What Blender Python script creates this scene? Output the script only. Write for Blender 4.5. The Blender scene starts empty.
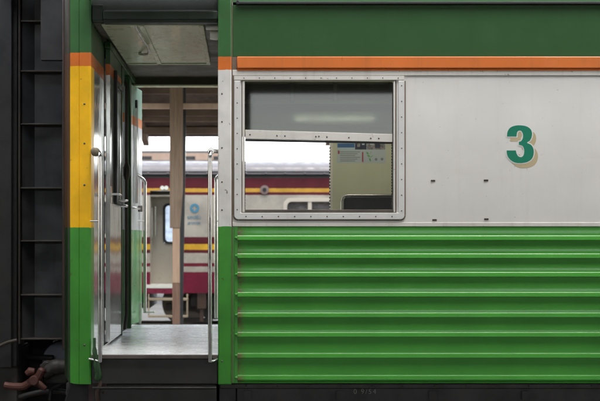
import bpy, bmesh, math, random
from mathutils import Vector
random.seed(7)
PI = math.pi
R = math.radians
sc = bpy.context.scene
COL = sc.collection

# ------------------------------------------------------------------ measuring
CAMY, CAMZ, F = -7.75, 1.9, 1162.0
def PX(px, y=0.0): return (px - 244.0) / F * (y - CAMY)
def PZ(py, y=0.0): return CAMZ - (py - 242.0) / F * (y - CAMY)

# ------------------------------------------------------------------ mesh helper
class MB:
    def __init__(s): s.v = []; s.f = []; s.m = []
    def add(s, vs, fs, mi=0):
        n = len(s.v); s.v += [tuple(v) for v in vs]
        for f in fs: s.f.append(tuple(i + n for i in f)); s.m.append(mi)
        return s
    def box(s, x0, x1, y0, y1, z0, z1, mi=0):
        v = [(x0,y0,z0),(x1,y0,z0),(x1,y1,z0),(x0,y1,z0),(x0,y0,z1),(x1,y0,z1),(x1,y1,z1),(x0,y1,z1)]
        return s.add(v, [(0,3,2,1),(4,5,6,7),(0,1,5,4),(1,2,6,5),(2,3,7,6),(3,0,4,7)], mi)
    def prism(s, poly, a, b, axis='y', mi=0, cap=True):
        # poly: 2-D points, extruded from a to b along axis
        def P(p, t):
            if axis == 'y': return (p[0], t, p[1])
            if axis == 'x': return (t, p[0], p[1])
            return (p[0], p[1], t)
        n = len(poly)
        vs = [P(p, a) for p in poly] + [P(p, b) for p in poly]
        fs = [(i, (i+1) % n, n+(i+1) % n, n+i) for i in range(n)]
        if cap: fs += [tuple(range(n))[::-1], tuple(range(n, 2*n))]
        return s.add(vs, fs, mi)
    def sheet(s, prof, x0, x1, mi=0, ny=None):
        # open profile of (y, z) extruded along x
        n = len(prof)
        vs = [(x0,)+tuple(p) for p in prof] + [(x1,)+tuple(p) for p in prof]
        return s.add(vs, [(i, i+1, n+i+1, n+i) for i in range(n-1)], mi)
    def tube(s, pts, r, n=10, mi=0, cap=True):
        pts = [Vector(p) for p in pts]
        rs = r if isinstance(r, (list, tuple)) else [r]*len(pts)
        rings = []
        up = None
        for i, p in enumerate(pts):
            a = pts[i]-pts[i-1] if i else pts[1]-pts[0]
            b = pts[i+1]-pts[i] if i < len(pts)-1 else a
            t = (a.normalized()+b.normalized()).normalized()
            if up is None:
                up = Vector((0,0,1)) if abs(t.z) < .9 else Vector((1,0,0))
            u = (up - t*up.dot(t)).normalized(); w = t.cross(u); up = u
            k = 1/max(.5, a.normalized().dot(t))
            rings.append([p + (u*math.cos(q)+w*math.sin(q))*rs[i]*1.0 for q in [2*PI*j/n for j in range(n)]])
        vs = [v for ring in rings for v in ring]; fs = []
        for i in range(len(pts)-1):
            for j in range(n):
                fs.append((i*n+j, i*n+(j+1) % n, (i+1)*n+(j+1) % n, (i+1)*n+j))
        if cap:
            fs.append(tuple(range(n))[::-1]); fs.append(tuple((len(pts)-1)*n+j for j in range(n)))
        return s.add(vs, fs, mi)
    def dome(s, c, r, h, n=8, mi=0, ax=(0,-1,0)):
        # a rivet head facing -y
        c = Vector(c); vs = []; fs = []
        for (rr, hh) in ((1, 0), (.8, .6), (.4, .95)):
            for j in range(n):
                q = 2*PI*j/n
                vs.append(c + Vector((math.cos(q)*r*rr, -h*hh, math.sin(q)*r*rr)))
        vs.append(c+Vector((0,-h,0)))
        for k in range(2):
            for j in range(n): fs.append((k*n+j, k*n+(j+1) % n, (k+1)*n+(j+1) % n, (k+1)*n+j))
        for j in range(n): fs.append((2*n+j, 2*n+(j+1) % n, 3*n))
        return s.add(vs, fs, mi)
    def grid_wall(s, x0, x1, z0, z1, y0, y1, holes, mi=0):
        xs = sorted({x0, x1} | {min(max(h[i], x0), x1) for h in holes for i in (0, 1)})
        zs = sorted({z0, z1} | {min(max(h[i], z0), z1) for h in holes for i in (2, 3)})
        def solid(i, k):
            if i < 0 or k < 0 or i >= len(xs)-1 or k >= len(zs)-1: return False
            cx = (xs[i]+xs[i+1])/2; cz = (zs[k]+zs[k+1])/2
            return not any(h[0] < cx < h[1] and h[2] < cz < h[3] for h in holes)
        idx = {}
        vs = []
        def V(i, k, y):
            key = (i, k, y)
            if key not in idx: idx[key] = len(vs); vs.append((xs[i], y, zs[k]))
            return idx[key]
        fs = []
        for i in range(len(xs)-1):
            for k in range(len(zs)-1):
                if not solid(i, k): continue
                fs.append((V(i,k,y0), V(i+1,k,y0), V(i+1,k+1,y0), V(i,k+1,y0)))
                fs.append((V(i,k,y1), V(i,k+1,y1), V(i+1,k+1,y1), V(i+1,k,y1)))
                if not solid(i-1,k): fs.append((V(i,k,y0), V(i,k+1,y0), V(i,k+1,y1), V(i,k,y1)))
                if not solid(i+1,k): fs.append((V(i+1,k,y0), V(i+1,k,y1), V(i+1,k+1,y1), V(i+1,k+1,y0)))
                if not solid(i,k-1): fs.append((V(i,k,y0), V(i,k,y1), V(i+1,k,y1), V(i+1,k,y0)))
                if not solid(i,k+1): fs.append((V(i,k+1,y0), V(i+1,k+1,y0), V(i+1,k+1,y1), V(i,k+1,y1)))
        return s.add(vs, fs, mi)
    def ring(s, outer, inner, y0, y1, mi=0):
        n = len(outer)
        vs = [(p[0], y0, p[1]) for p in outer] + [(p[0], y0, p[1]) for p in inner] + \
             [(p[0], y1, p[1]) for p in outer] + [(p[0], y1, p[1]) for p in inner]
        fs = []
        for i in range(n):
            j = (i+1) % n
            fs += [(i, j, n+j, n+i), (2*n+i, 3*n+i, 3*n+j, 2*n+j), (i, 2*n+i, 2*n+j, j), (n+i, n+j, 3*n+j, 3*n+i)]
        return s.add(vs, fs, mi)

def rrect(x0, x1, z0, z1, r, k=5):
    rr = r if isinstance(r, (tuple, list)) else (r,)*4     # bl, br, tr, tl
    out = []
    for (cx, cz, a, q) in ((x0, z0, 180, rr[0]), (x1, z0, 270, rr[1]), (x1, z1, 0, rr[2]), (x0, z1, 90, rr[3])):
        ox = cx + q if cx == x0 else cx - q
        oz = cz + q if cz == z0 else cz - q
        for j in range(k+1):
            t = R(a + 90*j/k)
            out.append((ox+q*math.cos(t), oz+q*math.sin(t)))
    return out

def catmull(P, closed=False, k=6):
    out = []; n = len(P)
    for i in range(n if closed else n-1):
        g = (lambda t: P[t % n]) if closed else (lambda t: P[max(0, min(n-1, t))])
        a, b, c, d = g(i-1), g(i), g(i+1), g(i+2)
        for j in range(k):
            t = j/k
            out.append(tuple(.5*((2*b[q]) + (c[q]-a[q])*t + (2*a[q]-5*b[q]+4*c[q]-d[q])*t*t + (3*b[q]-a[q]-3*c[q]+d[q])*t**3) for q in range(len(b))))
    if not closed: out.append(tuple(P[-1]))
    return out

# ------------------------------------------------------------------ object helpers
def link(o): COL.objects.link(o); return o
def set_props(o, label=None, cat=None, group=None, kind=None):
    for k, v in (('label', label), ('category', cat), ('group', group), ('kind', kind)):
        if v: o[k] = v
    return o
def thing(name, loc, label, cat, group=None):
    o = bpy.data.objects.new(name, None); o.empty_display_size = .2
    link(o); o.location = loc
    return set_props(o, label, cat, group)
WORLD = {}
def wloc(o):
    p = Vector(o.location) if not o.parent else Vector((0,0,0))
    return p
def components(mb):
    par = list(range(len(mb.v)))
    def find(i):
        while par[i] != i: par[i] = par[par[i]]; i = par[i]
        return i
    for f in mb.f:
        for q in f[1:]: par[find(q)] = find(f[0])
    groups = {}
    for f, mi in zip(mb.f, mb.m): groups.setdefault(find(f[0]), []).append((f, mi))
    out = []
    for fs in groups.values():
        c = MB(); idx = {}
        for f, mi in fs:
            for q in f:
                if q not in idx: idx[q] = len(c.v); c.v.append(mb.v[q])
            c.f.append(tuple(idx[q] for q in f)); c.m.append(mi)
        out.append(c)
    return out
def parts(name, mb, mats, parent=None, **k):
    """every separate piece of mb becomes a part of its own"""
    return [part(name, c, mats, parent, **k) for c in components(mb)]
def part(name, mb, mats, parent=None, bevel=0, smooth=None, label=None, kind=None):
    """link the collected shapes as one mesh; vertices are in world metres"""
    if not isinstance(mats, (list, tuple)): mats = [mats]
    off = WORLD[parent.name] if parent and parent.name in WORLD else (Vector(parent.location) if parent else Vector((0,0,0)))
    me = bpy.data.meshes.new(name)
    me.from_pydata(mb.v, [], mb.f); me.update()
    for m in mats: me.materials.append(m)
    me.polygons.foreach_set('material_index', mb.m)
    bm = bmesh.new(); bm.from_mesh(me)
    bmesh.ops.recalc_face_normals(bm, faces=bm.faces[:])
    bm.to_mesh(me); bm.free()
    o = bpy.data.objects.new(name, me); link(o)
    if parent:
        o.parent = parent
        # stay in world metres under the parent
        o.location = -off
        WORLD[o.name] = Vector((0,0,0))
    if bevel:
        b = o.modifiers.new('bevel', 'BEVEL'); b.width = bevel; b.segments = 2; b.limit_method = 'ANGLE'; b.angle_limit = R(40)
        b.harden_normals = False
    if smooth or bevel:
        me.shade_smooth()
        me.set_sharp_from_angle(angle=R(smooth or 35))
    if label: o['label'] = label
    if kind: o['kind'] = kind
    return o
def solo(name, mb, mats, label, cat, group=None, **k):
    return set_props(part(name, mb, mats, None, **k), label, cat, group)
def structure(name, mb, mats, **k):
    o = part(name, mb, mats, None, **k); o['kind'] = 'structure'; return o
def copy_tree(o, parent=None, d=None):
    c = o.copy(); link(c)
    if parent: c.parent = parent
    if d: c.location = Vector(c.location) + Vector(d)
    for ch in list(o.children):
        copy_tree(ch, c)
    return c
def text_mesh(body, size, mat, name, parent, loc, ext=.0015, bold=.0, spacing=1):
    cu = bpy.data.curves.new('lettering', 'FONT'); cu.body = body; cu.size = size; cu.extrude = ext
    cu.align_x = 'CENTER'; cu.offset = bold; cu.space_character = spacing
    t = bpy.data.objects.new('lettering', cu); link(t)
    t.rotation_euler = (R(90), 0, 0); t.location = loc
    bpy.context.view_layer.update()
    dg = bpy.context.evaluated_depsgraph_get()
    me = bpy.data.meshes.new_from_object(t.evaluated_get(dg))
    mb = MB(); mw = t.matrix_world
    mb.add([mw @ v.co for v in me.vertices], [tuple(p.vertices) for p in me.polygons])
    bpy.data.objects.remove(t); bpy.data.meshes.remove(me)
    return part(name, mb, mat, parent)

# ------------------------------------------------------------------ materials
def new_mat(name):
    m = bpy.data.materials.new(name); m.use_nodes = True
    nt = m.node_tree; b = nt.nodes['Principled BSDF']
    return m, nt, b
def N(nt, t, **k):
    n = nt.nodes.new(t)
    for a, v in k.items():
        if a in n.inputs: n.inputs[a].default_value = v
        else: setattr(n, a, v)
    return n
def noise(nt, scale=(1,1,1), ns=1.0, detail=4, rough=.55):
    tc = N(nt, 'ShaderNodeTexCoord'); mp = N(nt, 'ShaderNodeMapping'); mp.inputs['Scale'].default_value = scale
    nz = N(nt, 'ShaderNodeTexNoise'); nz.inputs['Scale'].default_value = ns; nz.inputs['Detail'].default_value = detail
    nz.inputs['Roughness'].default_value = rough
    nt.links.new(tc.outputs['Object'], mp.inputs['Vector']); nt.links.new(mp.outputs['Vector'], nz.inputs['Vector'])
    return nz.outputs['Fac']
def ramp(nt, fac, lo, hi, a=0.0, b=1.0):
    r = N(nt, 'ShaderNodeMapRange'); r.interpolation_type = 'SMOOTHSTEP'
    for i, v in zip(('From Min', 'From Max', 'To Min', 'To Max'), (lo, hi, a, b)): r.inputs[i].default_value = v
    nt.links.new(fac, r.inputs['Value']); return r.outputs['Result']
def mixc(nt, fac, a, b, mode='MIX'):
    n = N(nt, 'ShaderNodeMix', data_type='RGBA', blend_type=mode)
    for k, v in ((0, fac), (6, a), (7, b)):
        if hasattr(v, 'is_output'): nt.links.new(v, n.inputs[k])
        else: n.inputs[k].default_value = (*v, 1) if isinstance(v, (tuple, list)) and len(v) == 3 else v
    return n.outputs[2]
def math_(nt, op, a, b=0.0):
    n = N(nt, 'ShaderNodeMath', operation=op)
    for i, v in enumerate((a, b)):
        if hasattr(v, 'is_output'): nt.links.new(v, n.inputs[i])
        else: n.inputs[i].default_value = v
    return n.outputs[0]
def obj_xyz(nt):
    tc = N(nt, 'ShaderNodeTexCoord'); s = N(nt, 'ShaderNodeSeparateXYZ'); nt.links.new(tc.outputs['Object'], s.inputs[0])
    return s.outputs
def bump(nt, b, h, strength=.2, dist=.01):
    n = N(nt, 'ShaderNodeBump'); n.inputs['Strength'].default_value = strength; n.inputs['Distance'].default_value = dist
    nt.links.new(h, n.inputs['Height']); nt.links.new(n.outputs[0], b.inputs['Normal'])

def paint(name, base, rough=.35, coat=0.0, metal=0.0, var=.12, streak=.0, streak_col=(.12,.09,.06), spots=.0, spot_col=(.10,.045,.02),
          wavy=0.0, ns=2.2, edge_rust=None, spec=.5):
    m, nt, b = new_mat(name)
    c = mixc(nt, ramp(nt, noise(nt, (1,1,1), ns, 5), .3, .7), tuple(x*(1-var) for x in base), tuple(min(1, x*(1+var)) for x in base))
    if streak:
        f = ramp(nt, noise(nt, (9,9,.7), 1.6, 6, .65), .50, .78, 0, streak)
        c = mixc(nt, f, c, streak_col)
        f = ramp(nt, noise(nt, (1.2,1.2,7), 1.3, 5, .6), .52, .8, 0, streak*.7)
        c = mixc(nt, f, c, streak_col)
    if spots:
        f = ramp(nt, noise(nt, (1,1,1), 38, 3, .5), .68, .74, 0, spots)
        c = mixc(nt, f, c, spot_col)
    if edge_rust:     # a weathered left end of the sheet: (x where it starts, x where it is gone)
        xyz = obj_xyz(nt)
        f = ramp(nt, xyz[0], edge_rust[0], edge_rust[1], 1, 0)
        g = ramp(nt, noise(nt, (1,1,1), 16, 5, .7), .40, .62)
        c = mixc(nt, math_(nt, 'MULTIPLY', f, g), c, (.13,.075,.04))
    nt.links.new(c, b.inputs['Base Color'])
    rr = ramp(nt, noise(nt, (1,1,1), 7, 5), .3, .7, max(.02, rough*.75), min(1, rough*1.3))
    nt.links.new(rr, b.inputs['Roughness'])
    b.inputs['Metallic'].default_value = metal; b.inputs['Coat Weight'].default_value = coat; b.inputs['Coat Roughness'].default_value = .08
    b.inputs['Specular IOR Level'].default_value = spec
    if wavy: bump(nt, b, noise(nt, (1,1,.6), 2.6, 2), wavy, .02)
    return m
def banded(name, bands, wavy=.1, streak=.15):
    """painted or bare bands by height; bands = [(z_from, colour, metallic, rough)], lowest first"""
    m, nt, b = new_mat(name)
    z = math_(nt, 'ADD', obj_xyz(nt)[2], ramp(nt, noise(nt, (1,1,1), 22, 3), .3, .7, -.0022, .0022))
    c, me, ro = bands[0][1], bands[0][2], bands[0][3]
    for (z0, col, mt, rg) in bands[1:]:
        f = math_(nt, 'GREATER_THAN', z, z0)
        c = mixc(nt, f, c, col)
        def mf(a, v):
            n = N(nt, 'ShaderNodeMix', data_type='FLOAT')
            nt.links.new(f, n.inputs[0])
            if hasattr(a, 'is_output'): nt.links.new(a, n.inputs[2])
            else: n.inputs[2].default_value = a
            n.inputs[3].default_value = v
            return n.outputs[0]
        me = mf(me, mt); ro = mf(ro, rg)
    v = ramp(nt, noise(nt, (1,1,1), 3, 5), .3, .7, .80, 1.12)
    c = mixc(nt, 1.0, c, v, 'MULTIPLY')
    f = ramp(nt, noise(nt, (10,10,.6), 1.7, 6, .65), .52, .8, 0, streak)
    c = mixc(nt, f, c, (.10,.075,.05))
    f = ramp(nt, noise(nt, (1,1,1), 30, 3, .5), .70, .74, 0, .7)
    c = mixc(nt, f, c, (.09,.06,.03))
    nt.links.new(c, b.inputs['Base Color'])
    b.inputs['Specular IOR Level'].default_value = .35
    for a, s in ((me, 'Metallic'), (ro, 'Roughness')):
        if hasattr(a, 'is_output'): nt.links.new(a, b.inputs[s])
        else: b.inputs[s].default_value = a
    if wavy: bump(nt, b, noise(nt, (1,1.6,.8), 3.4, 2), wavy, .02)
    return m
def glass(name, tint=(.8,.82,.8), dust=.05, dustcol=(.35,.35,.3), refl=1.0):
    m, nt, b = new_mat(name)
    out = nt.nodes['Material Output']; nt.nodes.remove(b)
    tr = N(nt, 'ShaderNodeBsdfTransparent'); tr.inputs[0].default_value = (*tint, 1)
    gl = N(nt, 'ShaderNodeBsdfGlossy'); gl.inputs['Roughness'].default_value = .03; gl.inputs[0].default_value = (refl,)*3+(1,)
    fr = N(nt, 'ShaderNodeFresnel'); fr.inputs[0].default_value = 1.5
    m1 = N(nt, 'ShaderNodeMixShader'); nt.links.new(fr.outputs[0], m1.inputs[0]); nt.links.new(tr.outputs[0], m1.inputs[1]); nt.links.new(gl.outputs[0], m1.inputs[2])
    df = N(nt, 'ShaderNodeBsdfDiffuse'); df.inputs[0].default_value = (*dustcol, 1)
    f = ramp(nt, noise(nt, (2,1,5), 2.5, 6, .65), .3, .75, dust*.5, dust*1.4)
    m2 = N(nt, 'ShaderNodeMixShader'); nt.links.new(f, m2.inputs[0]); nt.links.new(m1.outputs[0], m2.inputs[1]); nt.links.new(df.outputs[0], m2.inputs[2])
    nt.links.new(m2.outputs[0], out.inputs[0])
    return m

GREEN = (.056, .275, .034); DKGREEN = (.026, .085, .024); ORANGE = (.68, .165, .024); YELLOW = (.92, .50, .004); WHITE = (.73, .705, .665)
M = {}
M['green'] = paint('green_paint', GREEN, .42, .42, spec=.2, wavy=.07, spots=.25, spot_col=(.05,.12,.03), streak=.0, streak_col=(.04,.15,.03), var=.08, edge_rust=(PX(237), PX(247)))
M['green_plain'] = paint('green_paint_plain', GREEN, .3, .5, var=.08, streak=.15, spots=.5)
M['dkgreen'] = paint('dark_green_paint', DKGREEN, .45, .08, var=.04, streak=.25, streak_col=(.020,.05,.018), wavy=.06, spec=.3)
M['orange'] = paint('orange_paint', ORANGE, .35, .3, var=.08, streak=.25, streak_col=(.22,.09,.03))
M['white'] = paint('white_paint', WHITE, .38, .2, var=.04, streak=.20, streak_col=(.54,.49,.42), wavy=.12, spots=.25)
M['white_trim'] = paint('white_trim_paint', (.70,.665,.61), .42, .1, var=.06, streak=.4, streak_col=(.32,.25,.18), spots=.6)
M['alu'] = paint('aluminium_trim', (.70,.69,.665), .4, 0, metal=.15, var=.06, streak=.18, streak_col=(.4,.36,.3))
M['seal'] = paint('brown_sealant', (.16,.115,.08), .8, var=.3)
M['rubber'] = paint('black_rubber', (.018,.018,.018), .55, var=.2)
M['screw'] = paint('dull_screw', (.12,.11,.10), .45, metal=.6)
M['chrome'] = paint('worn_chrome', (.62,.60,.58), .18, metal=1, var=.08, streak=.2, streak_col=(.25,.2,.16))
M['steel'] = paint('brushed_steel_floor', (.84,.86,.88), (.30), metal=.3, var=.03, streak=.05, streak_col=(.5,.5,.49), wavy=.02, ns=1.5)
M['grime'] = paint('grimy_steel', (.021,.019,.016), .5, var=.35, streak=.35, streak_col=(.035,.027,.02), spots=.5, spot_col=(.05,.04,.03))
M['black'] = paint('sooty_black', (.012,.012,.013), .6, var=.3)
M['sole'] = paint('sole_bar_paint', (.030,.026,.024), .6, var=.25, streak=.5, streak_col=(.055,.042,.034))
M['edge'] = paint('worn_tread_edge', (.12,.10,.085), .5, metal=.4, var=.3, streak=.4, streak_col=(.06,.045,.03))
M['ceil_panel'] = paint('beige_ceiling_enamel', (.66,.72,.50), .3, .3, var=.03)
M['ceil_dark'] = paint('dark_olive_ceiling', (.085,.075,.05), .5, var=.2)
M['lining'] = paint('olive_lining', (.56,.57,.43), .4, .1, var=.04, streak=.1, streak_col=(.3,.28,.18))
M['lining_dark'] = paint('dark_ceiling_lining', (.13,.13,.11), .45, var=.1)
M['lamp_white'] = paint('lamp_enamel', (.75,.75,.68), .25, .4, var=.02)
M['cove'] = paint('grey_green_gloss', (.050,.056,.053), .12, .6, var=.15, wavy=.5, streak=.15, streak_col=(.1,.1,.09))
M['lintel'] = paint('lintel_paint', (.024,.036,.024), .45, .05, var=.2, spec=.3)
M['vinyl'] = paint('dark_vinyl', (.022,.026,.032), .4, var=.15)
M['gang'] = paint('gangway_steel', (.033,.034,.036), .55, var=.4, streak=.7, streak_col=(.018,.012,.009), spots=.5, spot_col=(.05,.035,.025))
M['gang_edge'] = paint('gangway_rib_steel', (.045,.038,.03), .5, metal=.2, var=.3, streak=.4, streak_col=(.03,.02,.015))
M['endplate'] = paint('rusty_brown_plate', (.050,.026,.018), .6, var=.35, streak=.5, streak_col=(.03,.02,.015))
M['rust'] = paint('rust_red_iron', (.075,.025,.017), .7, var=.3, spots=.7, spot_col=(.07,.03,.02))
M['numgreen'] = paint('numeral_green', (.0,.20,.112), .5, .0, var=.05)
M['numwhite'] = paint('numeral_white', (.74,.73,.70), .35, .2, var=.02)
M['numbeige'] = paint('numeral_beige', (.52,.42,.25), .4, .1, var=.04)
M['maroon'] = paint('maroon_paint', (.105,.014,.022), .3, .5, var=.08)
M['red'] = paint('crimson_paint', (.195,.012,.040), .32, .5, var=.08, streak=.12)
M['yellow'] = paint('yellow_line', (.80,.40,.015), .35, .3, var=.04)
M['cream'] = paint('cream_paint', (.40,.36,.30), .35, .3, var=.04, streak=.12, streak_col=(.35,.28,.2))
M['greyroof'] = paint('silver_roof', (.12,.11,.113), .4, .0, metal=.0, var=.1)
M['dkgrey'] = paint('dark_grey_band', (.045,.045,.048), .4, .2, var=.2)
M['tan'] = paint('tan_step_edge', (.36,.29,.20), .6, var=.15)
M['bluelogo'] = paint('blue_lettering', (.06,.22,.33), .5, var=.05)
M['wood'] = None
M['concrete'] = paint('platform_concrete', (.34,.33,.31), .85, var=.2, ns=1.2, streak=.2)
M['ballast'] = paint('ballast', (.16,.145,.13), .95, var=.45, ns=9)
M['asphalt'] = paint('yard_ground', (.085,.08,.072), .95, var=.2, ns=.5)
M['railsteel'] = paint('rail_steel', (.16,.13,.11), .4, metal=.7)
M['canopy'] = paint('rusted_canopy_sheet', (.15,.105,.085), .7, var=.25, streak=.3, streak_col=(.05,.03,.02))
M['pale_canopy'] = paint('weathered_canopy_sheet', (.20,.19,.175), .6, var=.2, streak=.3)
M['pinkbeam'] = paint('salmon_painted_beam', (.70,.50,.38), .55, var=.1, streak=.3, streak_col=(.3,.2,.13))
M['brownbeam'] = paint('brown_painted_beam', (.24,.165,.125), .6, var=.2, streak=.3)
M['peach'] = paint('peach_fascia', (.26,.18,.135), .6, var=.1, streak=.15)
M['glass_dirty'] = glass('dusty_tinted_glass', (.25,.27,.235), .02, (.30,.31,.27))
M['glass_clear'] = glass('clear_glass', (.88,.9,.9), .05)
M['glass_dark'] = glass('grey_coach_glass', (.25,.26,.26), .60, (.20,.185,.18))
M['glass_frost'] = glass('frosted_door_glass', (.85,.9,.95), .25, (.65,.72,.78))

def wood(name, c0, c1):
    m, nt, b = new_mat(name)
    f = ramp(nt, noise(nt, (14,14,.8), 2.2, 6, .65), .3, .7)
    c = mixc(nt, f, c0, c1)
    f = ramp(nt, noise(nt, (1,1,.5), 5, 4), .55, .8, 0, .5)
    c = mixc(nt, f, c, tuple(x*.45 for x in c0))
    nt.links.new(c, b.inputs['Base Color']); b.inputs['Roughness'].default_value = .75
    bump(nt, b, noise(nt, (20,20,1), 2.5, 5), .3, .01)
    return m
M['wood'] = wood('weathered_post_wood', (.21,.14,.092), (.32,.225,.155))
M['wood_new'] = wood('pale_post_paint', (.46,.29,.19), (.55,.37,.25))
M['wood_dark'] = wood('dark_post_wood', (.19,.105,.068), (.26,.15,.10))

# ================================================================== SETTING
g = MB(); g.box(-400, 400, -400, 400, -.6, -.02)
structure('ground', g, M['asphalt'])
g = MB(); g.box(-60, 60, -.85, 3.65, -.019, .05); g.box(-60, 60, 13.1, 18.6, -.019, .05)
structure('track_bed', g, M['ballast'])
g = MB()
for yc in (1.4, 15.65):
    for s in (-.535, .535):
        y = yc+s
        g.prism([(y-.06,.13),(y+.06,.13),(y+.06,.145),(y+.012,.17),(y+.012,.24),(y+.034,.25),(y+.034,.285),(y-.034,.285),(y-.034,.25),(y-.012,.24),(y-.012,.17),(y-.06,.145)], -58, 58, 'x')
    for i in range(90):
        x = -27+i*.6
        g.box(x-.11, x+.11, yc-.95, yc+.95, .051, .129, 1)
structure('railway_track', g, [M['railsteel'], M['wood_dark']])
g = MB(); g.box(-60, 60, -13, -.95, -.018, .35)
structure('platform', g, M['concrete'], bevel=.02)
g = MB(); g.box(-60, 60, 4.0, 12.9, -.018, .33)
structure('island_platform', g, M['concrete'], bevel=.02)

# ================================================================== NEAR COACH
XR = 15.0                                   # right end of this coach
Z_BOT, Z_BELT = PZ(383), PZ(226.5)
Z_OR0, Z_OR1 = PZ(69.5), PZ(57)
Z_TOP = 3.50
coach = thing('railway_coach', (7, 1.4, .285), 'green and white railway coach with ribbed lower side and a large numeral 3', 'train coach')
FL = PZ(355)                                # vestibule floor height
XP0, XP1 = PX(218), PX(232)                 # door pillar

# --- ribbed lower side
prof = [(.0, Z_BELT-.001)]
ys = [236, 254, 272.5, 292.5, 313, 332.5, 353.5, 375.5]
for i, h in enumerate(ys):
    z = PZ(h)
    prof += [(-.0005, z+.008), (-.0015, z+.0035), (-.0045, z+.001), (-.0062, z-.002), (-.0088, z-.010), (-.0120, z-.0195), (-.0134, z-.0240), (-.0132, z-.0270), (-.006, z-.0290), (.003, z-.0305), (.0042, z-.036)]
prof += [(.006, Z_BOT+.012), (-.006, Z_BOT+.006), (-.006, Z_BOT)]
zs = [p[1] for p in prof]
for i in range(1, len(prof)):
    if prof[i][1] >= prof[i-1][1]: prof[i] = (prof[i][0], prof[i-1][1]-.001)
m = MB(); m.sheet(prof, PX(237.5), XR)
# pressed ends of the beads
o = part('lower_side', m, M['green'], coach, smooth=60)
m = MB()
for h in ys:
    z = PZ(h)
    m.tube([(PX(235), .004, z-.007), (PX(236), -.007, z-.012), (PX(237.6), -.009, z-.014)], [.006,.010,.012], 8)
m.box(PX(234.6), PX(237.6), -.006, .03, Z_BOT, Z_BELT-.002); m.box(PX(232.6), PX(234.55), -.001, .03, Z_BOT, Z_BELT-.002)
part('weld_strip', m, M['green_plain'], o, smooth=50)
m = MB(); m.box(PX(237.6), XR, .03, .058, Z_BOT+.005, Z_BELT-.002)
part('side_backing', m, M['sole'], o)

# --- white window band with the openings
WX0, WX1, WZ0, WZ1 = PX(241.5), PX(396.5), PZ(213), PZ(80)
pitch = 2.75
wins = [0.0, 2.75, 4.3, 5.85, 7.4, 8.95, 10.5, 12.05]
holes = [(WX0+d, WX1+d, WZ0, WZ1) for d in wins]
m = MB(); m.grid_wall(PX(232.6), XR, Z_BELT, PZ(76), .0, .05, holes)
part('upper_side', m, M['white'], coach)
m = MB(); m.box(PX(232.6), XR, -.007, .05, PZ(75.7), PZ(70)); 
m.box(PX(232.6), PX(600)+10, -.004, -.0002, PZ(226.4), PZ(222.5))
part('trim_rail', m, M['white_trim'], coach, bevel=.004)
m = MB(); m.box(PX(237), XR, -.022, .05, Z_OR0+.004, Z_OR1)
m.box(PX(237), XR, -.014, -.0, PZ(71.0), Z_OR0+.003)
part('waist_moulding', m, M['orange'], coach, bevel=.012)
m = MB(); m.box(PX(232.2), PX(236.8), -.004, .05, PZ(75.6), Z_OR1)
part('joint_cover', m, M['seal'], coach)
m = MB(); m.box(PX(232.6), XR, .0, .05, Z_OR1+.001, PZ(5.2))
lb = part('letterboard', m, M['dkgreen'], coach, bevel=.002)
m = MB(); m.box(PX(236), XR, -.03, .05, PZ(5.0), PZ(2.6)); m.box(PX(236.5), PX(239), -.034, .05, PZ(5.4), PZ(1))
part('rain_gutter', m, M['rubber'], coach, bevel=.003)
# roof
def roof_prof(y0, y1, zb, rise, n=18):
    c = (y0+y1)/2; w = (y1-y0)/2
    return [(c - w*math.cos(PI*i/n), zb + rise*math.sin(PI*i/n)**.8) for i in range(n+1)]
rp = roof_prof(.0, 2.8, PZ(2.4), .42)
rp2 = [(1.4+(p[0]-1.4)*.975, p[1]-.03) for p in rp]
m = MB(); m.sheet(rp, PX(232.6), XR); m.sheet(rp2, PX(232.6), XR)
part('roof', m, M['dkgreen'], coach, smooth=40)

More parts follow.
